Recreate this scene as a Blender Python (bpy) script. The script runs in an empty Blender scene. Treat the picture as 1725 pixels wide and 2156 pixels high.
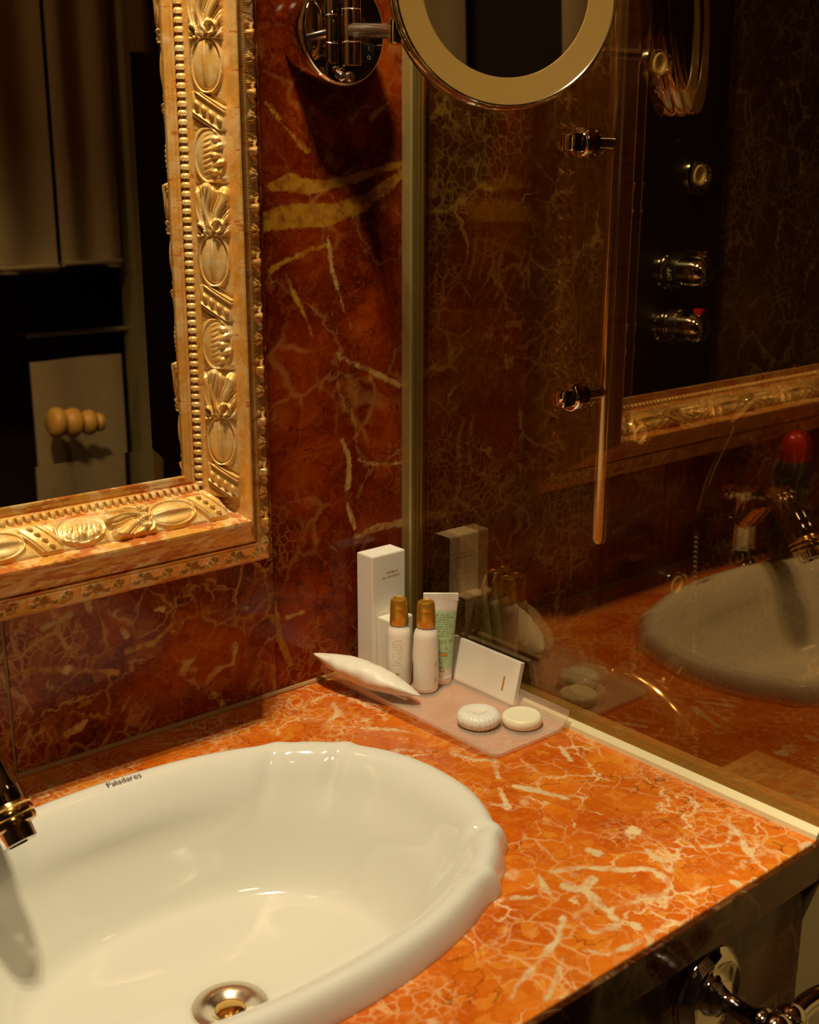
import bpy, bmesh, math, random
import numpy as np
from mathutils import Matrix, Vector, Euler

random.seed(7); rng = np.random.default_rng(7)
S = bpy.context.scene
COL = S.collection
R_ = math.radians

# ---------------------------------------------------------------- camera
cam = bpy.data.cameras.new('camera'); camo = bpy.data.objects.new('camera', cam); COL.objects.link(camo)
yaw, pitch, roll = 0.707751, 0.2725995, 0.001986
F = Vector((math.sin(yaw)*math.cos(pitch), math.cos(yaw)*math.cos(pitch), -math.sin(pitch)))
Rt = Vector((math.cos(yaw), -math.sin(yaw), 0)); Up = Rt.cross(F)
R2 = math.cos(roll)*Rt + math.sin(roll)*Up; U2 = -math.sin(roll)*Rt + math.cos(roll)*Up
mw = Matrix((R2, U2, -F)).transposed().to_4x4(); mw.translation = Vector((-0.87236, -1.02604, 0.54939))
camo.matrix_world = mw
cam.sensor_fit = 'VERTICAL'; cam.sensor_height = 36.0; cam.lens = 2557.79/2156*36.0
cam.clip_start = 0.02
cam.dof.use_dof = True; cam.dof.focus_distance = 1.22; cam.dof.aperture_fstop = 8.0
S.camera = camo

# ---------------------------------------------------------------- world, lamps, exposure
w = bpy.data.worlds.new('world'); S.world = w; w.use_nodes = True
bg = w.node_tree.nodes['Background']; bg.inputs[0].default_value = (1.0, .72, .40, 1); bg.inputs[1].default_value = .012
S.view_settings.view_transform = 'Standard'; S.view_settings.look = 'None'
S.view_settings.gamma = 1.0; S.view_settings.use_curve_mapping = False
S.view_settings.exposure = 0.36
cy = S.cycles
cy.max_bounces = 6; cy.diffuse_bounces = 3; cy.use_light_tree = False; cy.adaptive_threshold = .025; cy.glossy_bounces = 4; cy.transmission_bounces = 4; cy.transparent_max_bounces = 12
cy.caustics_reflective = False; cy.caustics_refractive = False

WARM = (1.0, .845, .55)
def spot(name, loc, energy, size, blend, radius, target=None):
    l = bpy.data.lights.new(name, 'SPOT'); l.energy = energy; l.spot_size = R_(size); l.spot_blend = blend
    l.shadow_soft_size = radius; l.color = WARM
    o = bpy.data.objects.new(name, l); COL.objects.link(o); o.location = loc
    if target is not None:
        o.rotation_euler = (Vector(target)-Vector(loc)).to_track_quat('-Z', 'Y').to_euler()
    return o
# cluster of halogen bulbs in the ceiling over the basin
LC = Vector((-.50, -.34, 1.62))
for i in range(7):
    a = i*math.pi/3
    off = Vector((0, 0, 0)) if i == 6 else Vector((.055*math.cos(a), .055*math.sin(a), 0))
    spot('ceiling_bulb', LC+off, 10.5, 118, .8, .011, LC+off+Vector((.03, .0, -1)))
spot('added_spot', (.10, -1.30, 1.66), 9.0, 17, .5, .012, (.32, -1.66, .0))  # added narrow spot, only brightens the wooden knob
spot('added_spot', (-.60, -1.05, 1.66), 46.0, 17, 1.0, .012, (.0, -.62, -.22))  # added narrow spot, brightens the partition strip beside the vanity front
# weak fill added farther back in the room, lifts towels and chrome
l = bpy.data.lights.new('room_fill', 'AREA'); l.shape = 'DISK'; l.size = .3; l.energy = 2.6; l.color = WARM
o = bpy.data.objects.new('room_fill', l); COL.objects.link(o); o.location = (-.75, -1.35, 1.66)

# ---------------------------------------------------------------- node helpers
class NT:
    def __init__(s, name):
        s.m = bpy.data.materials.new(name); s.m.use_nodes = True
        s.t = s.m.node_tree; s.t.nodes.clear()
        s.out = s.t.nodes.new('ShaderNodeOutputMaterial')
    def n(s, typ, ins=None, **kw):
        nd = s.t.nodes.new(typ)
        for k, v in kw.items(): setattr(nd, k, v)
        if ins:
            for k, v in ins.items(): s.set(nd.inputs[k], v)
        return nd
    def set(s, sock, v):
        if isinstance(v, bpy.types.NodeSocket): s.t.links.new(v, sock)
        elif isinstance(v, bpy.types.Node): s.t.links.new(v.outputs[0], sock)
        else:
            if isinstance(v, tuple) and len(v) == 3 and sock.type == 'RGBA': v = (*v, 1)
            sock.default_value = v
    def math(s, op, a, b=0.0, c=None, clamp=False):
        ins = {0: a, 1: b}
        if c is not None: ins[2] = c
        return s.n('ShaderNodeMath', ins, operation=op, use_clamp=clamp).outputs[0]
    def mapr(s, v, a, b, c=0.0, d=1.0, smooth=True):
        return s.n('ShaderNodeMapRange', {0: v, 1: a, 2: b, 3: c, 4: d}, interpolation_type='SMOOTHSTEP' if smooth else 'LINEAR').outputs[0]
    def mix(s, f, a, b, blend='MIX'):
        nd = s.t.nodes.new('ShaderNodeMix'); nd.data_type = 'RGBA'; nd.blend_type = blend
        s.set(nd.inputs[0], f); s.set(nd.inputs[6], a); s.set(nd.inputs[7], b)
        return nd.outputs[2]
    def noise(s, vec, scale, detail=4, rough=.55, dist=0.0):
        return s.n('ShaderNodeTexNoise', {'Vector': vec, 'Scale': scale, 'Detail': detail, 'Roughness': rough, 'Distortion': dist})
    def ramp(s, v, stops):
        nd = s.n('ShaderNodeValToRGB', {0: v}); cr = nd.color_ramp
        while len(cr.elements) < len(stops): cr.elements.new(.5)
        for e, (p, c) in zip(cr.elements, stops): e.position = p; e.color = (*c, 1)
        return nd.outputs[0]
    def vm(s, op, a, b=(0, 0, 0)):
        nd = s.t.nodes.new('ShaderNodeVectorMath'); nd.operation = op
        s.set(nd.inputs[0], a)
        if op == 'SCALE': s.set(nd.inputs['Scale'], b)
        else: s.set(nd.inputs[1], b)
        return nd.outputs[0]
    def principled(s, **ins):
        b = s.n('ShaderNodeBsdfPrincipled')
        for k, v in ins.items(): s.set(b.inputs[k.replace('_', ' ')], v)
        return b
    def finish(s, sh):
        s.t.links.new(sh.outputs[0] if isinstance(sh, bpy.types.Node) else sh, s.out.inputs[0]); return s.m

MAT = {}
def plain(name, col, rough=.5, metal=0.0, var=.06, vscale=40, bump=0.0, bscale=200, **kw):
    t = NT(name); g = t.n('ShaderNodeNewGeometry').outputs['Position']
    nz = t.noise(g, vscale, 4)
    c = t.mix(nz.outputs[0], tuple(x*(1-var) for x in col), tuple(min(1, x*(1+var)) for x in col))
    p = t.principled(Base_Color=c, Roughness=rough, Metallic=metal)
    for k, v in kw.items(): t.set(p.inputs[k.replace('_', ' ')], v)
    if bump:
        nb = t.noise(g, bscale, 3)
        bn = t.n('ShaderNodeBump', {'Strength': bump, 'Distance': .001, 'Height': nb.outputs[0]})
        t.set(p.inputs['Normal'], bn.outputs[0])
    MAT[name] = t.finish(p); return MAT[name]

def marble(name, stops, veincol, ochre, off, s1=26, s2=75, base=5.0, v1=.55, v2=.6, v3=.5, blot=.0, rough=.1, warp=.35, patch=(.46, .62), paint=.88, mott=.30, flake=.45, coarse=.0, cw=.06, spec=.5):
    t = NT(name); g = t.n('ShaderNodeNewGeometry').outputs['Position']
    P = t.vm('ADD', g, off)
    n1 = t.noise(P, 9, 3, .6)
    Wv = t.vm('ADD', P, t.vm('SCALE', t.vm('SUBTRACT', n1.outputs['Color'], (.5, .5, .5)), warp*.16))
    n2 = t.noise(P, 60, 3, .6)
    W2 = t.vm('ADD', Wv, t.vm('SCALE', t.vm('SUBTRACT', n2.outputs['Color'], (.5, .5, .5)), .012))
    nb = t.noise(Wv, base*2, 6, .62)
    c = t.ramp(nb.outputs[0], stops)
    # angular fragments of slightly different tone
    vc = t.n('ShaderNodeTexVoronoi', {'Vector': W2, 'Scale': s1}, feature='F1')
    sep = t.n('ShaderNodeSeparateColor', {0: vc.outputs['Color']}).outputs[0]
    c = t.mix(t.math('MULTIPLY', sep, .38), c, stops[0][1])
    vc2 = t.n('ShaderNodeTexVoronoi', {'Vector': W2, 'Scale': s2}, feature='F1')
    sep2 = t.n('ShaderNodeSeparateColor', {0: vc2.outputs['Color']}).outputs[1]
    c = t.mix(t.math('MULTIPLY', t.mapr(sep2, .7, .95), flake), c, stops[-1][1])
    # mottled fine grain
    nf = t.noise(P, 190, 3, .7)
    c = t.mix(t.mapr(nf.outputs[0], .45, .72, 0, mott), c, stops[-1][1])
    # breccia veins, two sizes, in patches
    pm = t.noise(P, 11, 3, .5)
    e1 = t.n('ShaderNodeTexVoronoi', {'Vector': W2, 'Scale': s1}, feature='DISTANCE_TO_EDGE').outputs[0]
    th = t.mapr(pm.outputs[0], .35, .75, .012, .10)
    m1 = t.math('SUBTRACT', 1.0, t.math('DIVIDE', e1, th), clamp=True)
    m1 = t.math('MULTIPLY', m1, t.mapr(pm.outputs[0], patch[0]-.04, patch[1], .04, v1))
    pm2 = t.noise(t.vm('ADD', P, (3.1, 1.7, 5.3)), 8, 4, .55)
    e2 = t.n('ShaderNodeTexVoronoi', {'Vector': W2, 'Scale': s2}, feature='DISTANCE_TO_EDGE').outputs[0]
    m2 = t.math('SUBTRACT', 1.0, t.math('DIVIDE', e2, .11), clamp=True)
    m2 = t.math('MULTIPLY', m2, t.mapr(pm2.outputs[0], patch[0], patch[1], 0, v2))
    # long thin cracks
    nc = t.noise(t.vm('ADD', W2, (7.7, 2.2, 1.1)), 7, 3, .45)
    m3 = t.mapr(t.math('ABSOLUTE', t.math('SUBTRACT', nc.outputs[0], .5)), 0, .007, 1, 0)
    m3 = t.math('MULTIPLY', m3, v3)
    soft = t.mix(.62, stops[-1][1], veincol)
    if coarse > 0:
        W3 = t.vm('ADD', Wv, t.vm('SCALE', t.vm('SUBTRACT', n2.outputs['Color'], (.5, .5, .5)), .03))
        e0 = t.n('ShaderNodeTexVoronoi', {'Vector': W3, 'Scale': s1*.42}, feature='DISTANCE_TO_EDGE').outputs[0]
        pm0 = t.noise(t.vm('ADD', P, (8.1, 4.7, 2.3)), 13, 3, .65)
        m0 = t.math('SUBTRACT', 1.0, t.math('DIVIDE', e0, t.mapr(pm0.outputs[0], .4, .7, .006, cw)), clamp=True)
        c = t.mix(t.math('MULTIPLY', m0, t.mapr(pm0.outputs[0], .44, .58, 0, coarse)), c, veincol)
    c = t.mix(m1, c, soft); c = t.mix(m2, c, soft); c = t.mix(m3, c, soft)
    # pale pebbles and cloudy cream patches
    if blot > 0:
        nbz = t.noise(t.vm('ADD', W2, (1.3, 9.1, 4.2)), 22, 5, .6)
        c = t.mix(t.mapr(nbz.outputs[0], .62, .70, 0, blot), c, veincol)
    # dark hairlines
    nd = t.noise(t.vm('ADD', W2, (2.7, 6.2, 8.1)), 10, 4, .5)
    m4 = t.mapr(t.math('ABSOLUTE', t.math('SUBTRACT', nd.outputs[0], .47)), 0, .005, .55, 0)
    c = t.mix(m4, c, tuple(x*.25 for x in stops[0][1]))
    # larger individual veins that belong to this slab
    jit = t.math('MULTIPLY', t.math('SUBTRACT', t.noise(P, 150, 3, .7).outputs[0], .5), .62)
    jit = t.math('ADD', jit, t.math('MULTIPLY', t.math('SUBTRACT', t.noise(P, 45, 3, .5).outputs[0], .5), .85))
    for att, col in (('ochre_band', ochre), ('pale_vein', veincol)):
        a = t.n('ShaderNodeAttribute', attribute_name=att)
        mk_ = t.mapr(t.math('ADD', a.outputs['Fac'], jit), .80, 1.06)
        cc = t.mix(t.mapr(nb.outputs[0], .35, .65), col, tuple(x*.72 for x in col))
        c = t.mix(t.math('MULTIPLY', mk_, t.mapr(n2.outputs[0], .36, .56, paint*.35, paint)), c, cc)
    nr = t.noise(P, 14, 3)
    p = t.principled(Base_Color=c, Roughness=t.mapr(nr.outputs[0], .3, .7, rough*.7, rough*1.5), Specular_IOR_Level=spec)
    MAT[name] = t.finish(p); return MAT[name]

CREAM = (.80, .66, .42)
marble('counter_marble', [(.25, (.46, .065, .004)), (.42, (.62, .115, .006)), (.56, (.74, .185, .012)), (.74, (.84, .33, .035))],
       (.90, .72, .40), (.62, .36, .08), (0, 0, 0), s1=36, s2=95, v1=.55, v2=.62, v3=.16, blot=.45, coarse=.75, patch=(.49, .62), cw=.05)
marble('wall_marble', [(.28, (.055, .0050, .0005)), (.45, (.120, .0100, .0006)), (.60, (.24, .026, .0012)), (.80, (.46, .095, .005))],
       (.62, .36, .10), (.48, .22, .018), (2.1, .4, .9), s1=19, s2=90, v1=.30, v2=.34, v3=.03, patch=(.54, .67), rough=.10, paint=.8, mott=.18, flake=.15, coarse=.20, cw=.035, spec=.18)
marble('wall_marble_bounce', [(.28, (.085, .008, .0006)), (.45, (.20, .022, .0010)), (.60, (.38, .062, .003)), (.78, (.60, .20, .012))],  # brighter stops hold basin bounce light as colour; denser veining is the slab's own
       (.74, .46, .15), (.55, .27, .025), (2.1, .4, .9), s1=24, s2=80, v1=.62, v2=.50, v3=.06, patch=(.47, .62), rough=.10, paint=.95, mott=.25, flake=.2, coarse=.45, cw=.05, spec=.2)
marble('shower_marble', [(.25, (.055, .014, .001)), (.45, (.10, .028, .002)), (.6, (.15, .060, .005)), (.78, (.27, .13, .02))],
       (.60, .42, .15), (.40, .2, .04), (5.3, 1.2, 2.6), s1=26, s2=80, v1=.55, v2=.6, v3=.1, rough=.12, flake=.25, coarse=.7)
marble('vanity_marble', [(.25, (.03, .005, .001)), (.45, (.05, .009, .002)), (.6, (.075, .016, .003)), (.8, (.13, .045, .01))],
       (.45, .30, .14), (.4, .2, .04), (8.3, 3.2, 1.6), s1=15, s2=60, v1=.3, v2=.25, v3=.3, rough=.08)

plain('ceramic', (.80, .775, .69), rough=.08, var=.015, Coat_Weight=.3, Coat_Roughness=.03)
plain('chrome', (.86, .80, .72), rough=.045, metal=1.0, var=.02)
plain('brushed_steel', (.88, .80, .68), rough=.20, metal=1.0, var=.05)
plain('warm_chrome', (.92, .70, .38), rough=.14, metal=.9, var=.03)
plain('faded_print', (.10, .07, .045), rough=.6)
plain('polished_brass', (.86, .54, .16), rough=.13, metal=1.0, var=.04)
plain('gold_cap', (.72, .36, .035), rough=.33, metal=.75, var=.08)
plain('gold_print', (.62, .30, .05), rough=.45, metal=.3)
plain('faint_print', (.66, .52, .36), rough=.6)
plain('orange_print', (.80, .34, .12), rough=.5)
plain('olive_print', (.34, .30, .10), rough=.5)
plain('white_card', (.90, .83, .71), rough=.55, var=.03, vscale=120, bump=.05)
plain('paper', (.90, .84, .73), rough=.45, var=.03, bump=.25, bscale=260)
plain('film_wrap', (.88, .83, .73), rough=.2, var=.05, bump=1.0, bscale=160)
plain('soap', (.90, .81, .58), rough=.42, var=.03)
plain('bottle_plastic', (.91, .82, .71), rough=.3, var=.03, Subsurface_Weight=.15, Subsurface_Radius=(.01, .006, .003), Subsurface_Scale=.3)
plain('grout', (.42, .24, .08), rough=.85, var=.2, vscale=300)
plain('dark_grout', (.05, .02, .01), rough=.8, var=.2, vscale=300)
plain('anodised', (.52, .40, .14), rough=.32, metal=.7, var=.08)
plain('seal_strip', (.74, .64, .38), rough=.4, var=.04)
plain('beige_paint', (.58, .40, .15), rough=.5, var=.04)
plain('ceiling_paint', (.72, .56, .34), rough=.8, var=.03)
plain('dark_wall', (.030, .011, .004), rough=.8, var=.3, vscale=9)
plain('floor_stone', (.05, .022, .008), rough=.4, var=.3, vscale=9)
plain('black_plastic', (.012, .010, .008), rough=.3)
plain('panel_black', (.014, .004, .002), rough=.35, var=.3, vscale=20, Specular_IOR_Level=.35)
plain('frosted_ring', (.27, .155, .035), rough=.35, var=.04)
plain('red_plastic', (.55, .012, .006), rough=.3)
plain('dark_can', (.02, .022, .022), rough=.25, var=.5, vscale=60)
plain('towel_cloth', (.46, .32, .15), rough=.95, var=.12, vscale=60, bump=.6, bscale=900)
plain('olive_paint', (.36, .27, .10), rough=.6)
plain('turned_wood', (.85, .42, .07), rough=.4, var=.1)
plain('nozzle_rubber', (.88, .64, .28), rough=.5)
plain('white_print', (.75, .66, .45), rough=.5)

def mirror_mat(name, col, rough):
    t = NT(name); g = t.n('ShaderNodeNewGeometry').outputs['Position']
    nz = t.noise(g, 300, 2)
    p = t.principled(Base_Color=col, Metallic=1.0, Roughness=t.mapr(nz.outputs[0], 0, 1, rough*.5, rough))
    MAT[name] = t.finish(p)
mirror_mat('mirror_silver', (.80, .72, .58), .012)
mirror_mat('magnifier_silver', (.74, .66, .50), .012)

def glass_mat():
    t = NT('screen_glass'); g = t.n('ShaderNodeNewGeometry').outputs['Position']
    nz = t.noise(g, 4, 2)
    tr = t.n('ShaderNodeBsdfTransparent', {0: t.mix(nz.outputs[0], (.91, .86, .72), (.94, .89, .76))})
    gl = t.n('ShaderNodeBsdfGlossy', {0: (1, .70, .38), 1: .010})
    lw = t.n('ShaderNodeLayerWeight', {0: .5}).outputs['Facing']
    fr = t.math('ADD', .135, t.math('MULTIPLY', t.math('POWER', lw, 4.0), .85), clamp=True)
    sh = t.n('ShaderNodeMixShader', {0: fr, 1: tr.outputs[0], 2: gl.outputs[0]})
    MAT['screen_glass'] = t.finish(sh)
glass_mat()
def acrylic_mat():
    t = NT('acrylic'); g = t.n('ShaderNodeNewGeometry').outputs['Position']
    nz = t.noise(g, 420, 3); nm = t.noise(g, 22, 3)
    tr = t.n('ShaderNodeBsdfTransparent', {0: (.97, .94, .90)})
    bp = t.n('ShaderNodeBump', {'Strength': .25, 'Distance': .0006, 'Height': nz.outputs[0]})
    p = t.principled(Base_Color=(.82, .66, .52), Roughness=.28, Normal=bp.outputs[0])
    lw = t.n('ShaderNodeLayerWeight', {0: .35})
    f = t.math('ADD', t.mapr(nm.outputs[0], .3, .7, .14, .24), t.math('MULTIPLY', lw.outputs['Facing'], .34), clamp=True)
    sh = t.n('ShaderNodeMixShader', {0: f, 1: tr.outputs[0], 2: p.outputs[0]})
    MAT['acrylic'] = t.finish(sh)
acrylic_mat()
def gilt_mat(name, wear, pale, c0=(.72, .31, .040), c1=(.86, .46, .095)):
    t = NT(name); g = t.n('ShaderNodeNewGeometry').outputs['Position']
    n1 = t.noise(g, 38, 7, .68, .6); n2 = t.noise(g, 120, 5, .6); n3 = t.noise(t.vm('MULTIPLY', g, (1, 1, 3)), 26, 6, .7)
    c = t.mix(n2.outputs[0], c0, c1)
    c = t.mix(t.mapr(n1.outputs[0], .44, .62, 0, pale), c, (.92, .70, .36))
    c = t.mix(t.mapr(n3.outputs[0], .66-wear, .74-wear, 0, .85), c, (.50, .11, .018))
    c = t.mix(t.mapr(n1.outputs[0], .36, .29, 0, .7), c, (.10, .03, .008))
    bp = t.n('ShaderNodeBump', {'Strength': .25, 'Distance': .0008, 'Height': n2.outputs[0]})
    p = t.principled(Base_Color=c, Metallic=t.mapr(n3.outputs[0], .6-wear, .7-wear, .30, .05), Roughness=t.mapr(n2.outputs[0], .3, .7, .26, .46), Normal=bp.outputs[0])
    MAT[name] = t.finish(p)
gilt_mat('gilt', .10, .5); gilt_mat('gilt_carving', .01, .8, (.80, .42, .085), (.92, .60, .20)); gilt_mat('gilt_worn', .17, .8)
def tube_mat():
    t = NT('tube_plastic'); tc = t.n('ShaderNodeTexCoord').outputs['Object']
    z = t.n('ShaderNodeSeparateXYZ', {0: tc}).outputs[2]
    nz = t.noise(tc, 90, 3)
    f = t.math('MULTIPLY', t.mapr(z, .013, .022), t.mapr(z, .086, .080))
    green = t.mix(nz.outputs[0], (.40, .56, .30), (.48, .62, .36))
    c = t.mix(f, (.80, .69, .58), green)
    p = t.principled(Base_Color=c, Roughness=.3)
    MAT['tube_plastic'] = t.finish(p)
tube_mat()

# ---------------------------------------------------------------- mesh helpers
def tagp(o, label=None, cat=None, group=None, kind=None):
    if label: o['label'] = label
    if cat: o['category'] = cat
    if group: o['group'] = group
    if kind: o['kind'] = kind
    return o
def thing(name, label, cat, loc=(0, 0, 0), rot=(0, 0, 0), group=None):
    o = bpy.data.objects.new(name, None); COL.objects.link(o); o.empty_display_size = .02
    o.location = loc; o.rotation_euler = rot
    return tagp(o, label, cat, group)
def mesh(name, verts, faces, mat, smooth=True, ang=40):
    me = bpy.data.meshes.new(name); me.from_pydata([tuple(v) for v in verts], [], [tuple(f) for f in faces]); me.update()
    if mat: me.materials.append(MAT[mat])
    if smooth:
        me.shade_smooth()
        me.set_sharp_from_angle(angle=R_(ang))
    return me
def link(name, me, parent=None, mtx=None):
    o = bpy.data.objects.new(name, me); COL.objects.link(o)
    if parent: o.parent = parent
    if mtx is not None: o.matrix_local = mtx
    return o
def fixn(me):
    bm = bmesh.new(); bm.from_mesh(me); bmesh.ops.recalc_face_normals(bm, faces=bm.faces); bm.to_mesh(me); bm.free()
    return me
def mk(name, vf, mat, parent=None, mtx=None, smooth=True, ang=40):
    v, f = vf
    me = mesh(name, v, f, mat, smooth, ang); fixn(me)
    if smooth: me.set_sharp_from_angle(angle=R_(ang))
    return link(name, me, parent, mtx)
def box(x0, x1, y0, y1, z0, z1, bev=0.0, seg=2):
    bm = bmesh.new(); bmesh.ops.create_cube(bm, size=1)
    for v in bm.verts:
        v.co = Vector(((x0+x1)/2+v.co.x*(x1-x0), (y0+y1)/2+v.co.y*(y1-y0), (z0+z1)/2+v.co.z*(z1-z0)))
    if bev: bmesh.ops.bevel(bm, geom=list(bm.edges), offset=bev, segments=seg, affect='EDGES', profile=.5)
    bm.verts.ensure_lookup_table()
    vs = [v.co.copy() for v in bm.verts]; fs = [[v.index for v in f.verts] for f in bm.faces]; bm.free()
    return vs, fs
def lathe(prof, seg=32, rfun=None):
    """prof: list of (radius, z) revolved about local z; radius 0 makes a pole"""
    vs, fs, rings = [], [], []
    for r, z in prof:
        if r < 1e-7: vs.append(Vector((0, 0, z))); rings.append([len(vs)-1])
        else:
            ring = []
            for i in range(seg):
                a = 2*math.pi*i/seg; rr = r*(rfun(a, z) if rfun else 1)
                vs.append(Vector((rr*math.cos(a), rr*math.sin(a), z))); ring.append(len(vs)-1)
            rings.append(ring)
    for A, B in zip(rings, rings[1:]):
        if len(A) == 1 and len(B) == 1: continue
        for i in range(seg):
            j = (i+1) % seg
            if len(A) == 1: fs.append((A[0], B[i], B[j]))
            elif len(B) == 1: fs.append((A[i], A[j], B[0]))
            else: fs.append((A[i], A[j], B[j], B[i]))
    return vs, fs
def tube(path, rad, seg=12, cap=True):
    pts = [Vector(p) for p in path]; n = len(pts)
    rs = rad if isinstance(rad, (list, tuple)) else [rad]*n
    vs, fs = [], []
    tang = [(pts[min(i+1, n-1)]-pts[max(i-1, 0)]).normalized() for i in range(n)]
    ref = Vector((0, 0, 1)) if abs(tang[0].z) < .9 else Vector((1, 0, 0))
    nrm = tang[0].cross(ref).normalized()
    for i in range(n):
        nrm = (nrm - tang[i]*nrm.dot(tang[i])).normalized(); b = tang[i].cross(nrm)
        for k in range(seg):
            a = 2*math.pi*k/seg; vs.append(pts[i]+(nrm*math.cos(a)+b*math.sin(a))*rs[i])
    for i in range(n-1):
        for k in range(seg):
            j = (k+1) % seg; fs.append((i*seg+k, i*seg+j, (i+1)*seg+j, (i+1)*seg+k))
    if cap: fs.append(tuple(range(seg))[::-1]); fs.append(tuple((n-1)*seg+k for k in range(seg)))
    return vs, fs
def bez(pts, n=24):
    """Catmull-Rom through pts"""
    P = [Vector(p) for p in pts]; P = [2*P[0]-P[1]]+P+[2*P[-1]-P[-2]]
    out = []
    m = len(P)-3
    for s in range(m):
        for k in range(n):
            t = k/n; a, b, c, d = P[s:s+4]
            out.append(.5*((2*b)+(c-a)*t+(2*a-5*b+4*c-d)*t*t+(3*b-a-3*c+d)*t**3))
    out.append(P[-2].copy()); return out
def axis_mtx(origin, direction, up=(0, 0, 1)):
    z = Vector(direction).normalized(); u = Vector(up)
    if abs(z.dot(u)) > .97: u = Vector((1, 0, 0))
    x = u.cross(z).normalized(); y = z.cross(x)
    m = Matrix((x, y, z)).transposed().to_4x4(); m.translation = Vector(origin); return m
def text_vf(s, size, extrude=.0, align='CENTER'):
    c = bpy.data.curves.new('txt', 'FONT'); c.body = s; c.size = size; c.align_x = align; c.resolution_u = 3; c.extrude = extrude
    o = bpy.data.objects.new('txt', c); COL.objects.link(o)
    dg = bpy.context.evaluated_depsgraph_get(); me = o.evaluated_get(dg).to_mesh()
    vs = [v.co.copy() for v in me.vertices]; fs = [list(p.vertices) for p in me.polygons]
    o.evaluated_get(dg).to_mesh_clear(); bpy.data.objects.remove(o); bpy.data.curves.remove(c)
    return vs, fs
def setattr_f(me, name, arr):
    a = me.attributes.new(name, 'FLOAT', 'POINT'); a.data.foreach_set('value', np.asarray(arr, dtype=np.float32))
def vein_field(X, Y, lines):
    best = np.full(X.shape, 1.0)
    for pl in lines:
        for (x0, y0, w0), (x1, y1, w1) in zip(pl, pl[1:]):
            dx, dy = x1-x0, y1-y0; L = dx*dx+dy*dy+1e-12
            t = np.clip(((X-x0)*dx+(Y-y0)*dy)/L, 0, 1)
            d = np.hypot(X-(x0+t*dx), Y-(y0+t*dy))-(w0+(w1-w0)*t)
            best = np.minimum(best, d)
    return np.clip(1-best/.012, 0, 1.6)
CNT_W = [[(-0.2133,-0.437,0.0016),(-0.1893,-0.4491,0.0021),(-0.1717,-0.4696,0.0021),(-0.1488,-0.4854,0.0028),(-0.1507,-0.5038,0.0028),(-0.1596,-0.514,0.002),(-0.1724,-0.5161,0.002),(-0.1879,-0.5073,0.0027)],[(-0.2197,-0.4585,0.0046),(-0.2143,-0.4763,0.0036),(-0.2205,-0.4964,0.0031),(-0.2251,-0.5145,0.0017)],[(-0.1961,-0.4653,0.0032),(-0.2121,-0.4694,0.0045)],[(-0.1919,-0.5081,0.0018),(-0.2159,-0.502,0.0011)],[(-0.2265,-0.4331,0.0019),(-0.2377,-0.4521,0.0016),(-0.2412,-0.4645,0.0013)],[(-0.1107,-0.4351,0.003),(-0.1224,-0.4417,0.0034),(-0.1103,-0.4417,0.002)],[(-0.1363,-0.3143,0.0021),(-0.126,-0.3348,0.0032),(-0.1205,-0.3476,0.0026),(-0.1148,-0.3629,0.0013)],[(-0.1069,-0.3615,0.0024),(-0.1039,-0.3698,0.0021)],[(-0.1299,-0.4653,0.0014),(-0.1328,-0.4801,0.0021),(-0.1391,-0.4972,0.0028)],[(-0.166,-0.4326,0.0014),(-0.162,-0.4418,0.0022),(-0.1672,-0.4432,0.0019)],[(-0.2193,-0.5259,0.0019),(-0.2213,-0.5398,0.0013),(-0.2307,-0.5509,0.0008)],[(-0.2523,-0.4858,0.0009),(-0.2794,-0.502,0.0008),(-0.2944,-0.5079,0.0008),(-0.3305,-0.5166,0.0008),(-0.3563,-0.5282,0.0006)],[(-0.2906,-0.5185,0.0008),(-0.3265,-0.5403,0.0008),(-0.3346,-0.5434,0.0006)],[(-0.2468,-0.4905,0.0011),(-0.2517,-0.514,0.0011),(-0.2312,-0.5197,0.0013)],[(-0.0406,-0.4852,0.0017),(-0.0527,-0.5059,0.0017),(-0.0643,-0.521,0.0022),(-0.0735,-0.5343,0.0012)],[(-0.0883,-0.4927,0.0014),(-0.0717,-0.5048,0.001),(-0.0408,-0.4903,0.0012)],[(-0.0238,-0.5475,0.0022),(-0.0161,-0.5481,0.0022)],[(-0.1346,-0.2342,0.0014),(-0.1237,-0.2565,0.0017),(-0.1132,-0.2654,0.0022),(-0.136,-0.2964,0.0013)],[(-0.1176,-0.0024,0.0032),(-0.1503,-0.0023,0.0022)],[(-0.1675,-0.126,0.0018),(-0.1443,-0.1515,0.0018),(-0.1329,-0.1754,0.0014)],[(-0.152,-0.0569,0.0015),(-0.1617,-0.0831,0.0018),(-0.1855,-0.0931,0.0009)],[(-0.1934,-0.5439,0.0011),(-0.2414,-0.5418,0.0008),(-0.2635,-0.5379,0.001),(-0.2724,-0.5229,0.0006)],[(-0.2648,-0.4419,0.0013),(-0.2496,-0.4531,0.0009),(-0.2892,-0.4296,0.0009)],[(-0.1137,-0.546,0.0018),(-0.114,-0.5394,0.0014)],[(-0.1747,-0.3222,0.001),(-0.1676,-0.3394,0.0013),(-0.1464,-0.3057,0.0008)],[(-0.0073,-0.2876,0.0014),(-0.0064,-0.2912,0.0014)],[(-0.0429,-0.2879,0.0011),(-0.0569,-0.3132,0.0011),(-0.0657,-0.3057,0.0008)]]
CNT_Y = [[(-0.458,-0.0047,0.0022),(-0.4626,-0.0314,0.0032),(-0.4518,-0.0345,0.0024)],[(-0.3061,-0.0482,0.0009),(-0.269,-0.0515,0.0009)]]
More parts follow.
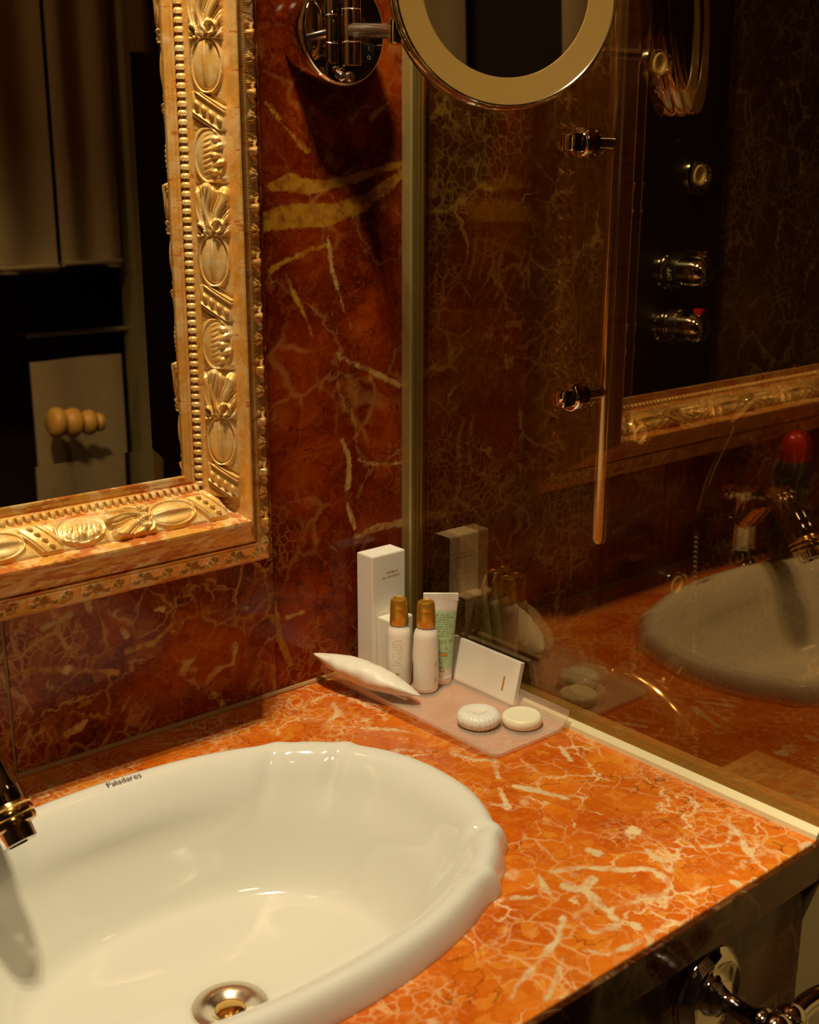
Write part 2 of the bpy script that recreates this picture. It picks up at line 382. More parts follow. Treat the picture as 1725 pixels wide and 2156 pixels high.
WB_W = [[(-0.0729,0.1574,0.0029),(-0.0387,0.162,0.003),(-0.007,0.1617,0.0036)],[(-0.0928,0.3613,0.0014),(-0.064,0.3473,0.0014),(-0.0377,0.3353,0.002),(-0.0084,0.3205,0.0015)],[(-0.106,0.4848,0.0016),(-0.1005,0.451,0.0011),(-0.0887,0.416,0.0011),(-0.0764,0.3902,0.0008)],[(-0.0898,0.2682,0.0023),(-0.081,0.2484,0.0014),(-0.0827,0.2246,0.0026),(-0.0869,0.2037,0.0011),(-0.0741,0.1676,0.0012)],[(-0.0685,0.2438,0.0009),(-0.0383,0.2349,0.0012),(-0.007,0.2323,0.0006)],[(-0.0927,0.3638,0.0025),(-0.0947,0.3564,0.0014)],[(-0.1465,0.0848,0.0009),(-0.1686,0.0846,0.0008)]]
WB_Y = [[(-0.187,0.501,0.0077),(-0.147,0.507,0.011),(-0.1055,0.5062,0.0102),(-0.0621,0.5173,0.0071),(-0.007,0.5459,0.0039)],[(-0.1746,0.5347,0.0031),(-0.1518,0.5392,0.0088),(-0.1229,0.5344,0.0058),(-0.0805,0.5412,0.0032),(-0.007,0.5581,0.0028)],[(-0.1774,0.4556,0.0013),(-0.1303,0.4728,0.0013),(-0.1061,0.4777,0.0011)],[(-0.193,0.144,0.0025),(-0.1865,0.1052,0.0028),(-0.1798,0.0654,0.0028),(-0.1659,0.0296,0.0023)],[(-0.1603,0.4515,0.0008),(-0.1425,0.4171,0.0011),(-0.1276,0.3868,0.0011)],[(-0.0487,0.6026,0.0008),(-0.0232,0.6197,0.0011)],[(-0.1774,0.6142,0.001),(-0.1448,0.5821,0.001),(-0.1279,0.5688,0.001)]]
WA_W = [[(-0.4275,0.0282,0.0025),(-0.4135,0.0313,0.0028),(-0.4072,0.0354,0.0015)],[(-0.2709,0.0384,0.0016),(-0.2601,0.0477,0.0022),(-0.2385,0.0498,0.0019),(-0.2359,0.069,0.0019)],[(-0.2993,0.0553,0.0027),(-0.295,0.0635,0.0024),(-0.2847,0.0686,0.0013)],[(-0.3629,0.1194,0.0013),(-0.3584,0.1108,0.0013)],[(-0.4433,0.1395,0.0015),(-0.4241,0.1442,0.0015),(-0.4133,0.1473,0.001)],[(-0.3978,0.1546,0.002),(-0.3951,0.1453,0.0015)],[(-0.2642,0.023,0.0016),(-0.2544,0.0082,0.0019)],[(-0.3248,0.13,0.0016),(-0.3168,0.1296,0.0013)],[(-0.4234,0.0926,0.0017),(-0.4184,0.0946,0.0015)],[(-0.4432,0.0845,0.001),(-0.4398,0.0787,0.0012)],[(-0.3711,0.1337,0.0013),(-0.3681,0.1403,0.0013)]]
WA_Y = [[(-0.3914,0.0598,0.0008),(-0.422,0.0489,0.0008),(-0.3784,0.0281,0.0008),(-0.3326,0.002,0.0005)],[(-0.4537,0.1256,0.0034),(-0.4351,0.1246,0.0024)],[(-0.3583,0.0958,0.0021),(-0.3321,0.0966,0.0016),(-0.3156,0.105,0.0013),(-0.3044,0.1124,0.0011)],[(-0.3589,0.0479,0.0008),(-0.3732,0.0291,0.0008),(-0.3958,0.0002,0.001)],[(-0.4602,0.1037,0.0015),(-0.4186,0.0922,0.0015),(-0.3699,0.0764,0.001)],[(-0.2711,0.1146,0.0008),(-0.2195,0.1076,0.0008)]]

# ================================================================ SETTING
def struct(name, vf, mat, parent=None, smooth=False):
    o = mk(name, vf, mat, parent, None, smooth)
    if parent is None: o['kind'] = 'structure'
    return o
XL, XR, YB, ZF, ZC = -1.75, 1.22, -2.25, -.85, 1.72
wall_back = struct('wall_back', box(XL-.06, XR+.06, .0022, .08, ZF, ZC), 'grout')
wall_back['label'] = 'red-brown marble wall carrying the gilt mirror and the shower panel'
floor = struct('floor', box(XL-.06, XR+.06, YB-.06, .08, ZF-.06, ZF), 'floor_stone')
ceiling = struct('ceiling', box(XL-.06, XR+.06, YB-.06, .08, ZC, ZC+.06), 'ceiling_paint')
struct('wall_left', box(XL-.06, XL, YB, .0125, ZF, ZC), 'dark_wall')
struct('wall_right', box(XR, XR+.06, YB, .0125, ZF, ZC), 'dark_wall')
struct('wall_front', box(XL, XR, YB-.06, YB, ZF, ZC), 'dark_wall')

def lines(a, b, step): 
    n = max(1, int(round((b-a)/step))); return [a+(b-a)*i/n for i in range(n+1)]
def slab(x0, x1, z0, z1, mat, fx=None, fz=None, white=(), yellow=(), thick=.002):
    """upright marble slab; fine vertex grid only where it carries mapped veins"""
    xs = [x0]+([x for x in lines(fx[0], fx[1], .003)] if fx else [])+[x1]
    zs = [z0]+([z for z in lines(fz[0], fz[1], .003)] if fz else [])+[z1]
    xs = sorted(set(round(x, 5) for x in xs)); zs = sorted(set(round(z, 5) for z in zs))
    nx, nz = len(xs), len(zs)
    v = [(x, 0, z) for z in zs for x in xs]
    f = [(j*nx+i, j*nx+i+1, (j+1)*nx+i+1, (j+1)*nx+i) for j in range(nz-1) for i in range(nx-1)]
    # side returns so the joint has depth
    b = len(v); v += [(x0, thick, z0), (x1, thick, z0), (x1, thick, z1), (x0, thick, z1)]
    c = [0, nx-1, nz*nx-1, (nz-1)*nx]
    me = mesh('marble_slab', v, f, mat, False)
    bm = bmesh.new(); bm.from_mesh(me); bm.verts.ensure_lookup_table()
    edges = [[j*nx for j in range(nz)], [j*nx+nx-1 for j in range(nz)]]
    bv = [bm.verts[b+k] for k in range(4)]
    bm.faces.new([bm.verts[i] for i in edges[0]]+[bv[3], bv[0]])
    bm.faces.new([bm.verts[i] for i in edges[1][::-1]]+[bv[1], bv[2]])
    bm.faces.new([bm.verts[i] for i in range(nx)][::-1]+[bv[0], bv[1]])
    bm.faces.new([bm.verts[(nz-1)*nx+i] for i in range(nx)]+[bv[2], bv[3]])
    bm.to_mesh(me); bm.free()
    if white or yellow:
        co = np.empty(len(me.vertices)*3, dtype=np.float32); me.vertices.foreach_get('co', co); co = co.reshape(-1, 3)
        setattr_f(me, 'pale_vein', vein_field(co[:, 0], co[:, 2], white))
        setattr_f(me, 'ochre_band', vein_field(co[:, 0], co[:, 2], yellow))
    return link('marble_slab', me, wall_back)
G = .0016
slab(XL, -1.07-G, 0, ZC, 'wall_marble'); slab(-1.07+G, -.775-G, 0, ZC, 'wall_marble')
slab(-.775+G, -.4805-G, .003, ZC, 'wall_marble_bounce')
slab(-.4805+G, -.185-.0003, .003, ZC, 'wall_marble_bounce', (-.476, -.187), (.004, .26), WA_W, WA_Y)
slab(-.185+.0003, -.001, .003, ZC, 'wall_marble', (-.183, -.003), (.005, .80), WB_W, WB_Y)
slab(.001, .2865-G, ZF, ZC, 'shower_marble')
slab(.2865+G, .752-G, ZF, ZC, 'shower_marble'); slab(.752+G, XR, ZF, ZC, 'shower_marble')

# low beige partition wall under the glass, with a pale seal along the worktop
hw = struct('wall_partition', box(.0005, .034, -.80, -.001, ZF, .006, .002), 'beige_paint')
hw['label'] = 'low beige partition wall beneath the shower glass'

# ================================================================ VANITY
SC = (-.45, -.28); SA, SB, SN = .265, .19, 2.2
def outline(t, grow=1.0):
    c, s = math.cos(t), math.sin(t)
    x = SA*math.copysign(abs(c)**(2/SN), c); y = SB*math.copysign(abs(s)**(2/SN), s)
    k = 1.0
    tt = math.atan2(abs(s), abs(c))
    d = math.degrees(tt)
    k += .027*math.exp(-((d-31)/2.4)**2) + .027*math.exp(-((d-50)/2.6)**2)
    if 31 < d < 50: k += .012*math.sin(math.pi*(d-31)/19)
    return x*k*grow, y*k*grow

van = thing('vanity', 'dark polished marble vanity base below the orange marble worktop', 'vanity', (-.55, -.28, ZF))
mk('front_panel', box(-.535, .536, -.262, -.247, .0, .819, .001), 'vanity_marble', van, None, False)
mk('side_panel', box(-.55, -.536, -.262, .27, .0, .819, .001), 'vanity_marble', van, None, False)
mk('side_panel', box(.536, .549, -.262, .27, .0, .819, .001), 'vanity_marble', van, None, False)

def worktop():
    xs = lines(-1.1, -.66, .03)[:-1]+lines(-.66, -.0005, .003)
    ys = lines(-.55, -.0005, .003)
    nx, ny = len(xs), len(ys); z = 0.0
    v = [(x, y, z) for y in ys for x in xs]; f = []
    for j in range(ny-1):
        for i in range(nx-1):
            cx, cy = (xs[i]+xs[i+1])/2-SC[0], (ys[j]+ys[j+1])/2-SC[1]
            if (abs(cx)/(SA*.90))**SN+(abs(cy)/(SB*.86))**SN < 1: continue
            f.append((j*nx+i, j*nx+i+1, (j+1)*nx+i+1, (j+1)*nx+i))
    me = mesh('worktop', v, f, 'counter_marble', False)
    co = np.array(v, dtype=np.float32)
    setattr_f(me, 'pale_vein', vein_field(co[:, 0], co[:, 1], CNT_W)); setattr_f(me, 'ochre_band', vein_field(co[:, 0], co[:, 1], CNT_Y))
    o = link('worktop', me)
    bm = bmesh.new(); bm.from_mesh(me); lo = [q for q in bm.verts if not q.link_faces]; bmesh.ops.delete(bm, geom=lo, context='VERTS'); bm.to_mesh(me); bm.free()
    so = o.modifiers.new('thickness', 'SOLIDIFY'); so.thickness = .030; so.offset = -1
    be = o.modifiers.new('edge', 'BEVEL'); be.width = .0015; be.segments = 2; be.limit_method = 'ANGLE'; be.angle_limit = R_(60)
    mk('front_edge', box(-1.1, -.0008, -.5555, -.5502, -.036, -.0012, .0008), 'vanity_marble', o, None, False)
    tagp(o, 'orange marble worktop with cream veins around the white basin', 'worktop')
worktop()
gb = mk('grout_bead', tube([(-1.1, -.0015, .0015), (0, -.0015, .0015)], .003, 8), 'grout', wall_back)
sl = mk('seal_strip', ([(-.0075, -.55, .0), (-.0065, -.55, .0045), (-.003, -.55, .007), (-.0002, -.55, .009), (-.0002, -.55, .0),
                        (-.0075, -.012, .0), (-.0065, -.012, .0045), (-.003, -.012, .007), (-.0002, -.012, .009), (-.0002, -.012, .0)],
                       [(0, 1, 6, 5), (1, 2, 7, 6), (2, 3, 8, 7), (3, 4, 9, 8), (0, 5, 9, 4), (4, 3, 2, 1, 0), (5, 6, 7, 8, 9)]), 'seal_strip')
tagp(sl, 'pale cream seal strip between worktop and shower glass', 'trim')

# ---------------------------------------------------------------- basin
RIMP = [(0, .0005), (.0005, .004), (.003, .012), (.006, .0185), (.010, .0224), (.0145, .0236), (.021, .0228), (.028, .0190), (.036, .0115), (.043, .001), (.049, -.010)]
def rim_z(d):
    for (a, za), (b, zb) in zip(RIMP, RIMP[1:]):
        if a <= d <= b: return za+(zb-za)*(d-a)/(b-a)
    return 0
def basin():
    N = 240; v, f = [], []
    rings = [('d', d, z) for d, z in RIMP]
    k0 = None
    inner = [(.76, -.026), (.72, -.044), (.68, -.062), (.645, -.076), (.615, -.0855), (.585, -.0905), (.55, -.0925), (.50, -.097), (.42, -.1045), (.34, -.110), (.26, -.114), (.18, -.117), (.125, -.1185)]
    rings += [('k', k, z) for k, z in inner]
    for kind, q, z in rings:
        for i in range(N):
            t = 2*math.pi*i/N
            if kind == 'd':
                x, y = outline(t); r = math.hypot(x, y); s = 1-q/r; fade = 0
                v.append((x*s, y*s, z))
            else:
                c, s_ = math.cos(t), math.sin(t); n = 2+(SN-2)*max(0, (q-.3)/.5)
                x = SA*math.copysign(abs(c)**(2/n), c)*q; y = SB*math.copysign(abs(s_)**(2/n), s_)*q
                m = min(1, (.8-q)/.6)
                # round off towards the drain
                rr = .5*(SA+SB)*q*.92; e = max(0, min(1, (.4-q)/.3))
                x = x*(1-e)+rr*c*e; y = y*(1-e)+rr*s_*e
                v.append((x+.024*m, y+.004*m, z))
    for r in range(len(rings)-1):
        for i in range(N):
            j = (i+1) % N; f.append((r*N+i, r*N+j, (r+1)*N+j, (r+1)*N+i))
    return v, f
bs = thing('basin', 'white oval ceramic basin with scalloped rim set in the worktop', 'basin', (SC[0], SC[1], 0))
bo = mk('bowl', basin(), 'ceramic', bs, None, True, 80)
ss = bo.modifiers.new('smooth', 'SUBSURF'); ss.levels = 1; ss.render_levels = 1
dr = mk('drain', lathe([(.0, -.1215), (.012, -.1215), (.0128, -.119), (.017, -.1175), (.0195, -.1158), (.026, -.1145), (.0315, -.1155), (.0335, -.119), (.033, -.123)], 40), 'brushed_steel', bs, Matrix.Translation((.024, .003, .0)))
mk('plug', lathe([(0, -.1165), (.009, -.1168), (.0125, -.1185), (.0125, -.121)], 32), 'polished_brass', dr)
tv, tf = text_vf('Paladares', .0085, 0, 'LEFT')
wid = max(p.x for p in tv); 
tv2 = []
for p in tv:
    X = -.4430+p.x*(.033/wid); u = (X-SC[0])/SA
    yb = SC[1]+SB*(1-abs(u)**SN)**(1/SN)
    d = .0228-p.y*1.0
    tv2.append(Vector((X-SC[0], yb-d-SC[1], rim_z(d)+.0012)))
mk('maker_lettering', (tv2, tf), 'faded_print', bs, None, False)

# ---------------------------------------------------------------- tap
tp = thing('basin_tap', 'chrome basin tap with gold ring at the tip of its spout', 'tap', (-.585, -.055, 0))
mk('base', lathe([(0, 0), (.028, 0), (.028, .006), (.022, .012), (.019, .03), (.019, .10), (.022, .104), (.022, .112), (.012, .118), (0, .118)], 32), 'chrome', tp)
tip = Vector((.0265, -.120, .067)); dirv = Vector((.12, -.62, -.78)).normalized()
p0 = Vector((0, -.005, .07))
path = bez([p0, (.006, -.04, .105), (.018, -.075, .112), tip-dirv*.022, tip-dirv*.004], 10)
mk('spout', tube(path, [.0185 for i in range(len(path))], 20), 'chrome', tp)
mk('gold_collar', lathe([(.0175, -.004), (.0196, -.0035), (.0204, -.001), (.0195, .0005), (.0203, .003), (.0206, .006), (.0197, .0075), (.0202, .010), (.0195, .0135), (.014, .0145), (.0, .0145)], 40), 'polished_brass', tp, axis_mtx(tip, dirv))
mk('aerator', lathe([(0, .012), (.0142, .012), (.0142, .026), (.0118, .0265), (.0112, .023), (0, .023)], 32), 'chrome', tp, axis_mtx(tip, dirv))
for s in (1,):
    h = mk('handle', lathe([(0, 0), (.006, 0), (.006, .02), (.011, .024), (.013, .03), (.010, .038), (0, .040)], 20), 'chrome', tp, axis_mtx((s*.012, 0, .108), (s*.9, -.1, .25)))
    mk('handle_cap', lathe([(0, .038), (.007, .039), (.006, .043), (0, .0445)], 16), 'polished_brass', h)

can = thing('spray_can', 'dark spray can with a red cap beside the tap, seen reflected in the glass', 'can', (-.655, -.085, 0))
mk('body', lathe([(0, 0), (.026, 0), (.0275, .004), (.0275, .135), (.024, .148), (.020, .152), (0, .152)], 32), 'dark_can', can)
mk('cap', lathe([(0, .150), (.0215, .150), (.0215, .175), (.016, .187), (.007, .192), (0, .193)], 32), 'red_plastic', can)

# ================================================================ MIRROR WITH GILT FRAME
ox, oz, LX, TZ = -.1975, .1612, -1.12, 1.28
fr = thing('wall_mirror', 'large mirror in a deep carved and gilded wooden frame', 'mirror', ((ox+LX)/2, 0, oz))
FT = Matrix.Translation(Vector((-(ox+LX)/2, 0, -oz)))
PROF = [(0, .0005), (0, .012), (.003, .0165), (.006, .0185), (.024, .0295), (.0262, .0315), (.0268, .0288), (.0285, .030)]
for i in range(9):
    t = i/8; PROF.append((.0285+t*.037, .0320+.054*t**1.0-.007*math.sin(math.pi*t)))
PROF += [(.0665, .0880), (.0685, .0905), (.0705, .0905), (.0720, .0870), (.0725, .0800), (.0735, .0775), (.0945, .0550), (.0955, .0540), (.0962, .0510), (.0968, .0500),
         (.0985, .0415), (.0990, .0398), (.1000, .0402), (.1020, .0384), (.1030, .0387), (.1060, .0379), (.1070, .0382), (.1102, .0376), (.1102, .0335)]
def rail(side):
    v, f = [], []
    n = len(PROF)
    for wv, d in PROF:
        if side == 'bottom': v += [(LX+wv, -d, oz+wv), (ox-wv, -d, oz+wv)]
        if side == 'top': v += [(LX+wv, -d, TZ-wv), (ox-wv, -d, TZ-wv)]
        if side == 'right': v += [(ox-wv, -d, oz+wv), (ox-wv, -d, TZ-wv)]
        if side == 'left': v += [(LX+wv, -d, oz+wv), (LX+wv, -d, TZ-wv)]
    for i in range(n-1): f.append((2*i, 2*i+1, 2*i+3, 2*i+2))
    v = [FT @ Vector(p) for p in v]
    return mk('frame_rail', (v, f), 'gilt_worn' if side in ('bottom', 'top') else 'gilt', fr, None, True, 50)
rails = {s: rail(s) for s in ('bottom', 'right', 'top', 'left')}

# carved patches: local (s along rail, t across from outer to inner, h out)
BW = math.hypot(.0945-.0735, .0815-.0590)
PER = .166
def hfield(kind, s, t):
    """s in metres along the motif, t in [-1,1] across, returns height in metres"""
    edge = np.clip((1-np.abs(t))/.12, 0, 1)
    h = np.zeros_like(s)
    if kind == 'oval':
        e = ((s-.024)/.0235)**2+(t/.86)**2
        ins = np.clip(1-e, 0, 1)
        h = .0012+.0030*np.sqrt(ins)*(1-.55*np.exp(-((t+.25)/.30)**2))
        h += .0020*np.exp(-((t-.02)/.11)**2)*ins
        h += .0019*np.exp(-((e-1.02)/.16)**2)
        h -= .0012*np.exp(-((e-.80)/.07)**2)
    elif kind == 'oval_shell':
        e = ((s-.024)/.0235)**2+((t-.05)/.88)**2
        ins = np.clip(1-e, 0, 1)
        h = .0010+.0026*np.sqrt(ins)+.0018*np.exp(-((e-1.0)/.15)**2)
        q = t+.45+.12*np.sin(s*420)
        h += .0028*np.exp(-(q/.24)**2)*(.65+.35*np.sin(s*900+3*t))*np.clip(s/.01, 0, 1)*np.clip((.046-s)/.01, 0, 1)
        h += .0012*np.abs(np.sin(s*700+5*t))*np.exp(-((t-.1)/.2)**2)*ins
    elif kind == 'ribbon':
        q = (s-.0165)-.0105*t
        h = .0012+.0014*np.clip(1-(q/.0115)**2, 0, 1)
        for c in (-.0118, -.0092, .0092, .0118): h += .0022*np.exp(-((q-c)/.0010)**2)
        for tc in (-.62, -.2, .22, .62):
            dd = (q/.0022)**2+((t-tc)/.13)**2
            h += .0026*np.sqrt(np.clip(1-dd, 0, 1))
        h -= .0022*np.exp(-((np.abs(q)-.0146)/.0014)**2)*.6
    elif kind == 'acanthus':
        sx, tx = s+.004, t*.0155-.004
        ang = np.arctan2(tx, sx); rad = np.hypot(sx, tx)
        tipr = .050+.0035*np.abs(np.cos(ang*8.5))-.010*np.abs(ang)
        env = np.clip(rad/.008, 0, 1)*np.clip((tipr-rad)/.0045, 0, 1)
        fl = np.abs(np.cos(ang*8.5+.35*np.sin(rad*190)))
        h = .0003+env*(.0010+.0048*fl**.55*(.45+.55*np.clip(rad/.045, 0, 1)))
        fl2 = np.abs(np.cos(ang*17+.5*np.sin(rad*190)))
        h -= .0014*np.exp(-(fl2/.25)**2)*env
        vein = np.exp(-((tx+.002*np.sin(sx*150))/.0011)**2)
        h += .0016*vein*env
        c2 = np.hypot(sx-.010, tx-.008); h += .0022*np.exp(-((c2-.0055)/.0013)**2)
        c3 = np.hypot(sx-.014, tx+.009); h += .0022*np.exp(-((c3-.0050)/.0013)**2)
    elif kind == 'floral':
        u, w_ = s-.013, t*.0095
        a = np.arctan2(w_, u); r = np.hypot(u, w_)
        h = .0004+.0030*np.abs(np.cos(a*2.5))**.7*np.clip((.0072-r)/.003, 0, 1)+.0014*np.exp(-(r/.0016)**2)
        for c, sg in ((.030, 1), (.040, -1)):
            q = w_-sg*.0040*np.sin((s-c)*300); env = np.clip((.0105-np.abs(s-c))/.003, 0, 1)
            h += .0030*np.exp(-(q/.0016)**2)*env
            rr = np.hypot(s-c-.003, w_+sg*.004); h += .0028*np.clip(1-(rr/.0034)**2, 0, 1)
        h += .0006*np.abs(np.sin(s*1500+t*4))
    return (h*1.35+.0002)*edge
def patch_mesh(name, kind, length, width, ns, nt, crown, mat):
    sv = np.linspace(0, length, ns); tvv = np.linspace(-1, 1, nt)
    Sg, Tg = np.meshgrid(sv, tvv, indexing='ij')
    H = hfield(kind, Sg, Tg)*np.minimum(1, np.minimum(Sg, length-Sg)/.0012+.25)+crown*(1-Tg**2)-.0003
    v = [(float(Sg[i, j]), float(Tg[i, j]*width/2), float(H[i, j])) for i in range(ns) for j in range(nt)]
    f = [(i*nt+j, (i+1)*nt+j, (i+1)*nt+j+1, i*nt+j+1) for i in range(ns-1) for j in range(nt-1)]
    return mesh(name, v, f, mat, True, 180)
MOT = [('ribbon_carving', 'ribbon', .0335), ('oval_carving', 'oval', .0475), ('acanthus_carving', 'acanthus', .0500), ('shell_carving', 'oval_shell', .0475)]
PM = {n: patch_mesh(n, k, L, BW*1.02, max(40, int(L/.0006)), 54, .0022, 'gilt_carving') for n, k, L in MOT}
OW = math.hypot(.018, .011)
FLM = patch_mesh('floral_carving', 'floral', .052, OW*.98, 84, 24, .0004, 'gilt')
def rail_mtx(side, s, wmid, dmid, wdir):
    """local x along the rail away from the lower right corner, y across towards the glass, z outwards"""
    wv, dv = Vector(wdir).normalized()
    if side == 'bottom':
        X = Vector((-1, 0, 0)); Y = Vector((0, -dv, wv)); Z = Vector((0, -wv, -dv)); O = Vector((ox-s, -dmid, oz+wmid))
    else:
        X = Vector((0, 0, 1)); Y = Vector((-wv, -dv, 0)); Z = Vector((dv, -wv, 0)); O = Vector((ox-wmid, -dmid, oz+s))
    m = Matrix((X, Y, Z)).transposed().to_4x4(); m.translation = O
    return FT @ m
for side, s0, send in (('bottom', .088, .50), ('right', .092, .72)):
    s = s0; k = 0 if side == 'bottom' else 0
    while s < send:
        n, kd, L = MOT[k % 4]
        link(n, PM[n], rails[side], rail_mtx(side, s, (.0735+.0945)/2, (.0775+.0550)/2, (.0210, -.0225)))
        s += L*.925; k += 1
    s = .012
    while s < send+.1:
        link('floral_carving', FLM, rails[side], rail_mtx(side, s, .0150, .0240, (.018, .011)))
        s += .0515
# bead row
bv, bf = lathe([(0, -1), (.72, -.68), (1, 0), (.72, .68), (0, 1)], 8)
BM = mesh('bead', [(p.x*.0054, p.y*.0054, p.z*.0034) for p in bv], bf, 'gilt_carving', True, 180)
for side, n in (('bottom', 62), ('right', 84)):
    for i in range(n):
        s = .1035+i*.0076
        pos = Vector((ox-s, -.0455, oz+.0985)) if side == 'bottom' else Vector((ox-.0980, -.0450, oz+s))
        m = Matrix.Translation(pos)
        if side == 'bottom': m = m @ Matrix.Rotation(R_(90), 4, 'Y')
        link('bead', BM, rails[side], FT @ m)
# bevelled mirror plate
i0, i1, j0, j1 = LX+.1085, ox-.1085, oz+.1085, TZ-.1085; BV = .033
v = [(i0, -.0356, j0), (i1, -.0356, j0), (i1, -.0356, j1), (i0, -.0356, j1), (i0+BV, -.0361, j0+BV), (i1-BV, -.0361, j0+BV), (i1-BV, -.0361, j1-BV), (i0+BV, -.0361, j1-BV)]
mk('mirror_glass', ([FT @ Vector(p) for p in v], [(4, 5, 6, 7), (0, 1, 5, 4), (1, 2, 6, 5), (2, 3, 7, 6), (3, 0, 4, 7)]), 'mirror_silver', fr, None, False)

# ================================================================ MAGNIFYING MIRROR ON ITS ARM
PC = Vector((-.108, 0, .680))
mg = thing('magnifying_mirror', 'round chrome magnifying mirror on a swivel arm beside the gilt frame', 'mirror', PC)
back = axis_mtx((0, 0, 0), (0, -1, 0))
mk('wall_plate', lathe([(0, .0005), (.0500, .0005), (.0505, .004), (.0505, .031), (.0490, .0345), (.0465, .0360), (0, .0360)], 72), 'chrome', mg, back)
TX, TY = -.0065, -.0545
prof = [(0, -.0330), (.0084, -.0330)]
for z in (-.0325, -.0125, -.0110, .0165, .0180, .05): prof += [(.0090, z)]
prof += [(.0084, .051), (0, .051)]
h = mk('hinge_tube', lathe(prof, 28), 'chrome', mg, Matrix.Translation((TX, TY, 0)))
for z in (-.0118, .0172):
    mk('hinge_ring', lathe([(.0090, -.0006), (.0096, 0), (.0090, .0006)], 28), 'brushed_steel', h, Matrix.Translation((0, 0, z)))
mk('hinge_bracket', box(TX-.004, TX+.004, -.050, -.034, .020, .040, .002), 'chrome', mg)
MC = Vector((-.1130, -.258, .6955))-PC
MN = Vector((-.47, -.875, .07)).normalized(); RR = .0965
mm = axis_mtx(MC, MN)
lft = Vector((-.186, -.208, .6610))-PC
mk('arm', tube([(TX, TY, -.0010), lft], .0062, 16), 'brushed_steel', mg)
mk('arm_knuckle', lathe([(0, -.010), (.007, -.010), (.008, -.008), (.008, .008), (.007, .010), (0, .010)], 20), 'chrome', mg, Matrix.Translation(lft+Vector((-.001, -.001, 0))))
rim = mk('rim', lathe([(0, -.020), (RR*.85, -.020), (RR*.965, -.016), (RR*.995, -.010), (RR, -.004), (RR*.996, -.001), (RR*.985, .0002), (RR*.982, .0016), (RR*.990, .003), (RR*.988, .007), (RR*.975, .0095), (RR*.962, .0096), (RR*.955, .0085)], 96), 'chrome', mg, mm)
mk('light_ring', lathe([(RR*.958, .0086), (RR*.93, .0082), (RR*.74, .0062), (RR*.735, .0052)], 96), 'frosted_ring', mg, mm)
mk('magnifying_glass', lathe([(RR*.742, .0054), (0, .0054)], 96), 'magnifier_silver', mg, mm)
mk('screw_knob', lathe([(0, 0), (.0042, 0), (.0048, .002), (.0042, .006), (.0052, .008), (.0052, .012), (.0038, .014), (0, .0145)], 20), 'brushed_steel', mg, axis_mtx((-.003, -.0358, -.0425), (0, -1, 0)))
sw = mk('rocker_switch', box(.0185, .0335, -.0395, -.0358, -.0265, -.0095, .001), 'black_plastic', mg)
for ch, zz in (('I', -.0140), ('O', -.0225)):
    tv_, tf_ = text_vf(ch, .0055)
    mk('switch_mark', ([Vector((p.x+.026, -.03965, p.y+zz-.002)) for p in tv_], tf_), 'white_print', sw, None, False)

# ================================================================ SHOWER SCREEN
gs = thing('shower_screen', 'tall clear glass shower screen with slim gold channel at the wall', 'glass screen', (0, -.33, .009))
mk('pane', box(-.0000, .0000001+.008, -.328, .325, -.002, 1.45, .0006, 1), 'screen_glass', gs, None, False)
ch = mk('wall_channel', ([(-.0065, .3295, 0), (-.0065, .3165, 0), (-.0048, .3150, 0), (-.0030, .3150, 0), (-.0022, .3165, 0), (.0102, .3165, 0), (.0110, .3150, 0), (.0128, .3150, 0), (.0142, .3165, 0), (.0142, .3295, 0)] +
     [(-.0065, .3295, 1.45), (-.0065, .3165, 1.45), (-.0048, .3150, 1.45), (-.0030, .3150, 1.45), (-.0022, .3165, 1.45), (.0102, .3165, 1.45), (.0110, .3150, 1.45), (.0128, .3150, 1.45), (.0142, .3165, 1.45), (.0142, .3295, 1.45)],
     [(i, i+1, 11+i, 10+i) for i in range(9)]+[(9, 0, 10, 19)]), 'anodised', gs, None, True, 30)
mk('silicone_seam', tube([(.0150, .3275, 0), (.0150, .3275, 1.45)], .0022, 8), 'seal_strip', gs)
# through-glass handle: vertical rod on the shower side, discs and stubs
hb = mk('grab_rod', tube([(.050, .083, .175), (.050, .083, .18), (.050, .083, 1.10), (.050, .083, 1.105)], [.006, .0088, .0088, .006], 20), 'brushed_steel', gs)
for z in (.567, .332):
    st = mk('standoff', tube([(.006, .083, z), (.047, .083, z)], .0056, 16), 'chrome', gs)
    mk('washer', lathe([(0, 0), (.0135, 0), (.0135, .003), (.012, .004), (0, .004)], 28), 'chrome', st, axis_mtx((.0082, .083, z), (1, 0, 0)))
    mk('outer_stub', box(-.020, -.0005, .0745, .0915, z-.0085, z+.0085, .003, 2), 'chrome', st)
    mk('outer_washer', lathe([(0, 0), (.0135, 0), (.0135, .003), (.012, .004), (0, .004)], 28), 'chrome', st, axis_mtx((-.0002, .083, z), (-1, 0, 0)))

# ================================================================ SHOWER FITTINGS
sp = thing('shower_column', 'tall black shower column with chrome knobs and body jets', 'shower column', (.448, 0, -.20))
Z0 = .20
mk('board', box(-.106, .106, -.010, -.0005, .14, 1.45, .003), 'panel_black', sp)
def jet(x, z, big=False):
    m = axis_mtx((x-.448, -.010, z+Z0), (0, -1, 0))
    j = mk('body_jet', lathe([(.0275, 0), (.0275, .0055), (.0265, .0085), (.0220, .0100), (.0178, .0080), (.0160, .0050), (0, .0050)], 36), 'chrome', sp, m)
    mk('nozzle', lathe([(.0145, .004), (.0140, .0085), (.0120, .0100), (.0090, .0092), (.0078, .0065), (.004, .0062), (0, .0062)], 28), 'nozzle_rubber', j)
jet(.395, .678); jet(.490, .546); jet(.396, .212); jet(.497, -.022)
mk('screw', lathe([(.004, 0), (.004, .002), (0, .003)], 14), 'chrome', sp, axis_mtx((.4535-.448, -.010, .588+Z0), (0, -1, 0)))
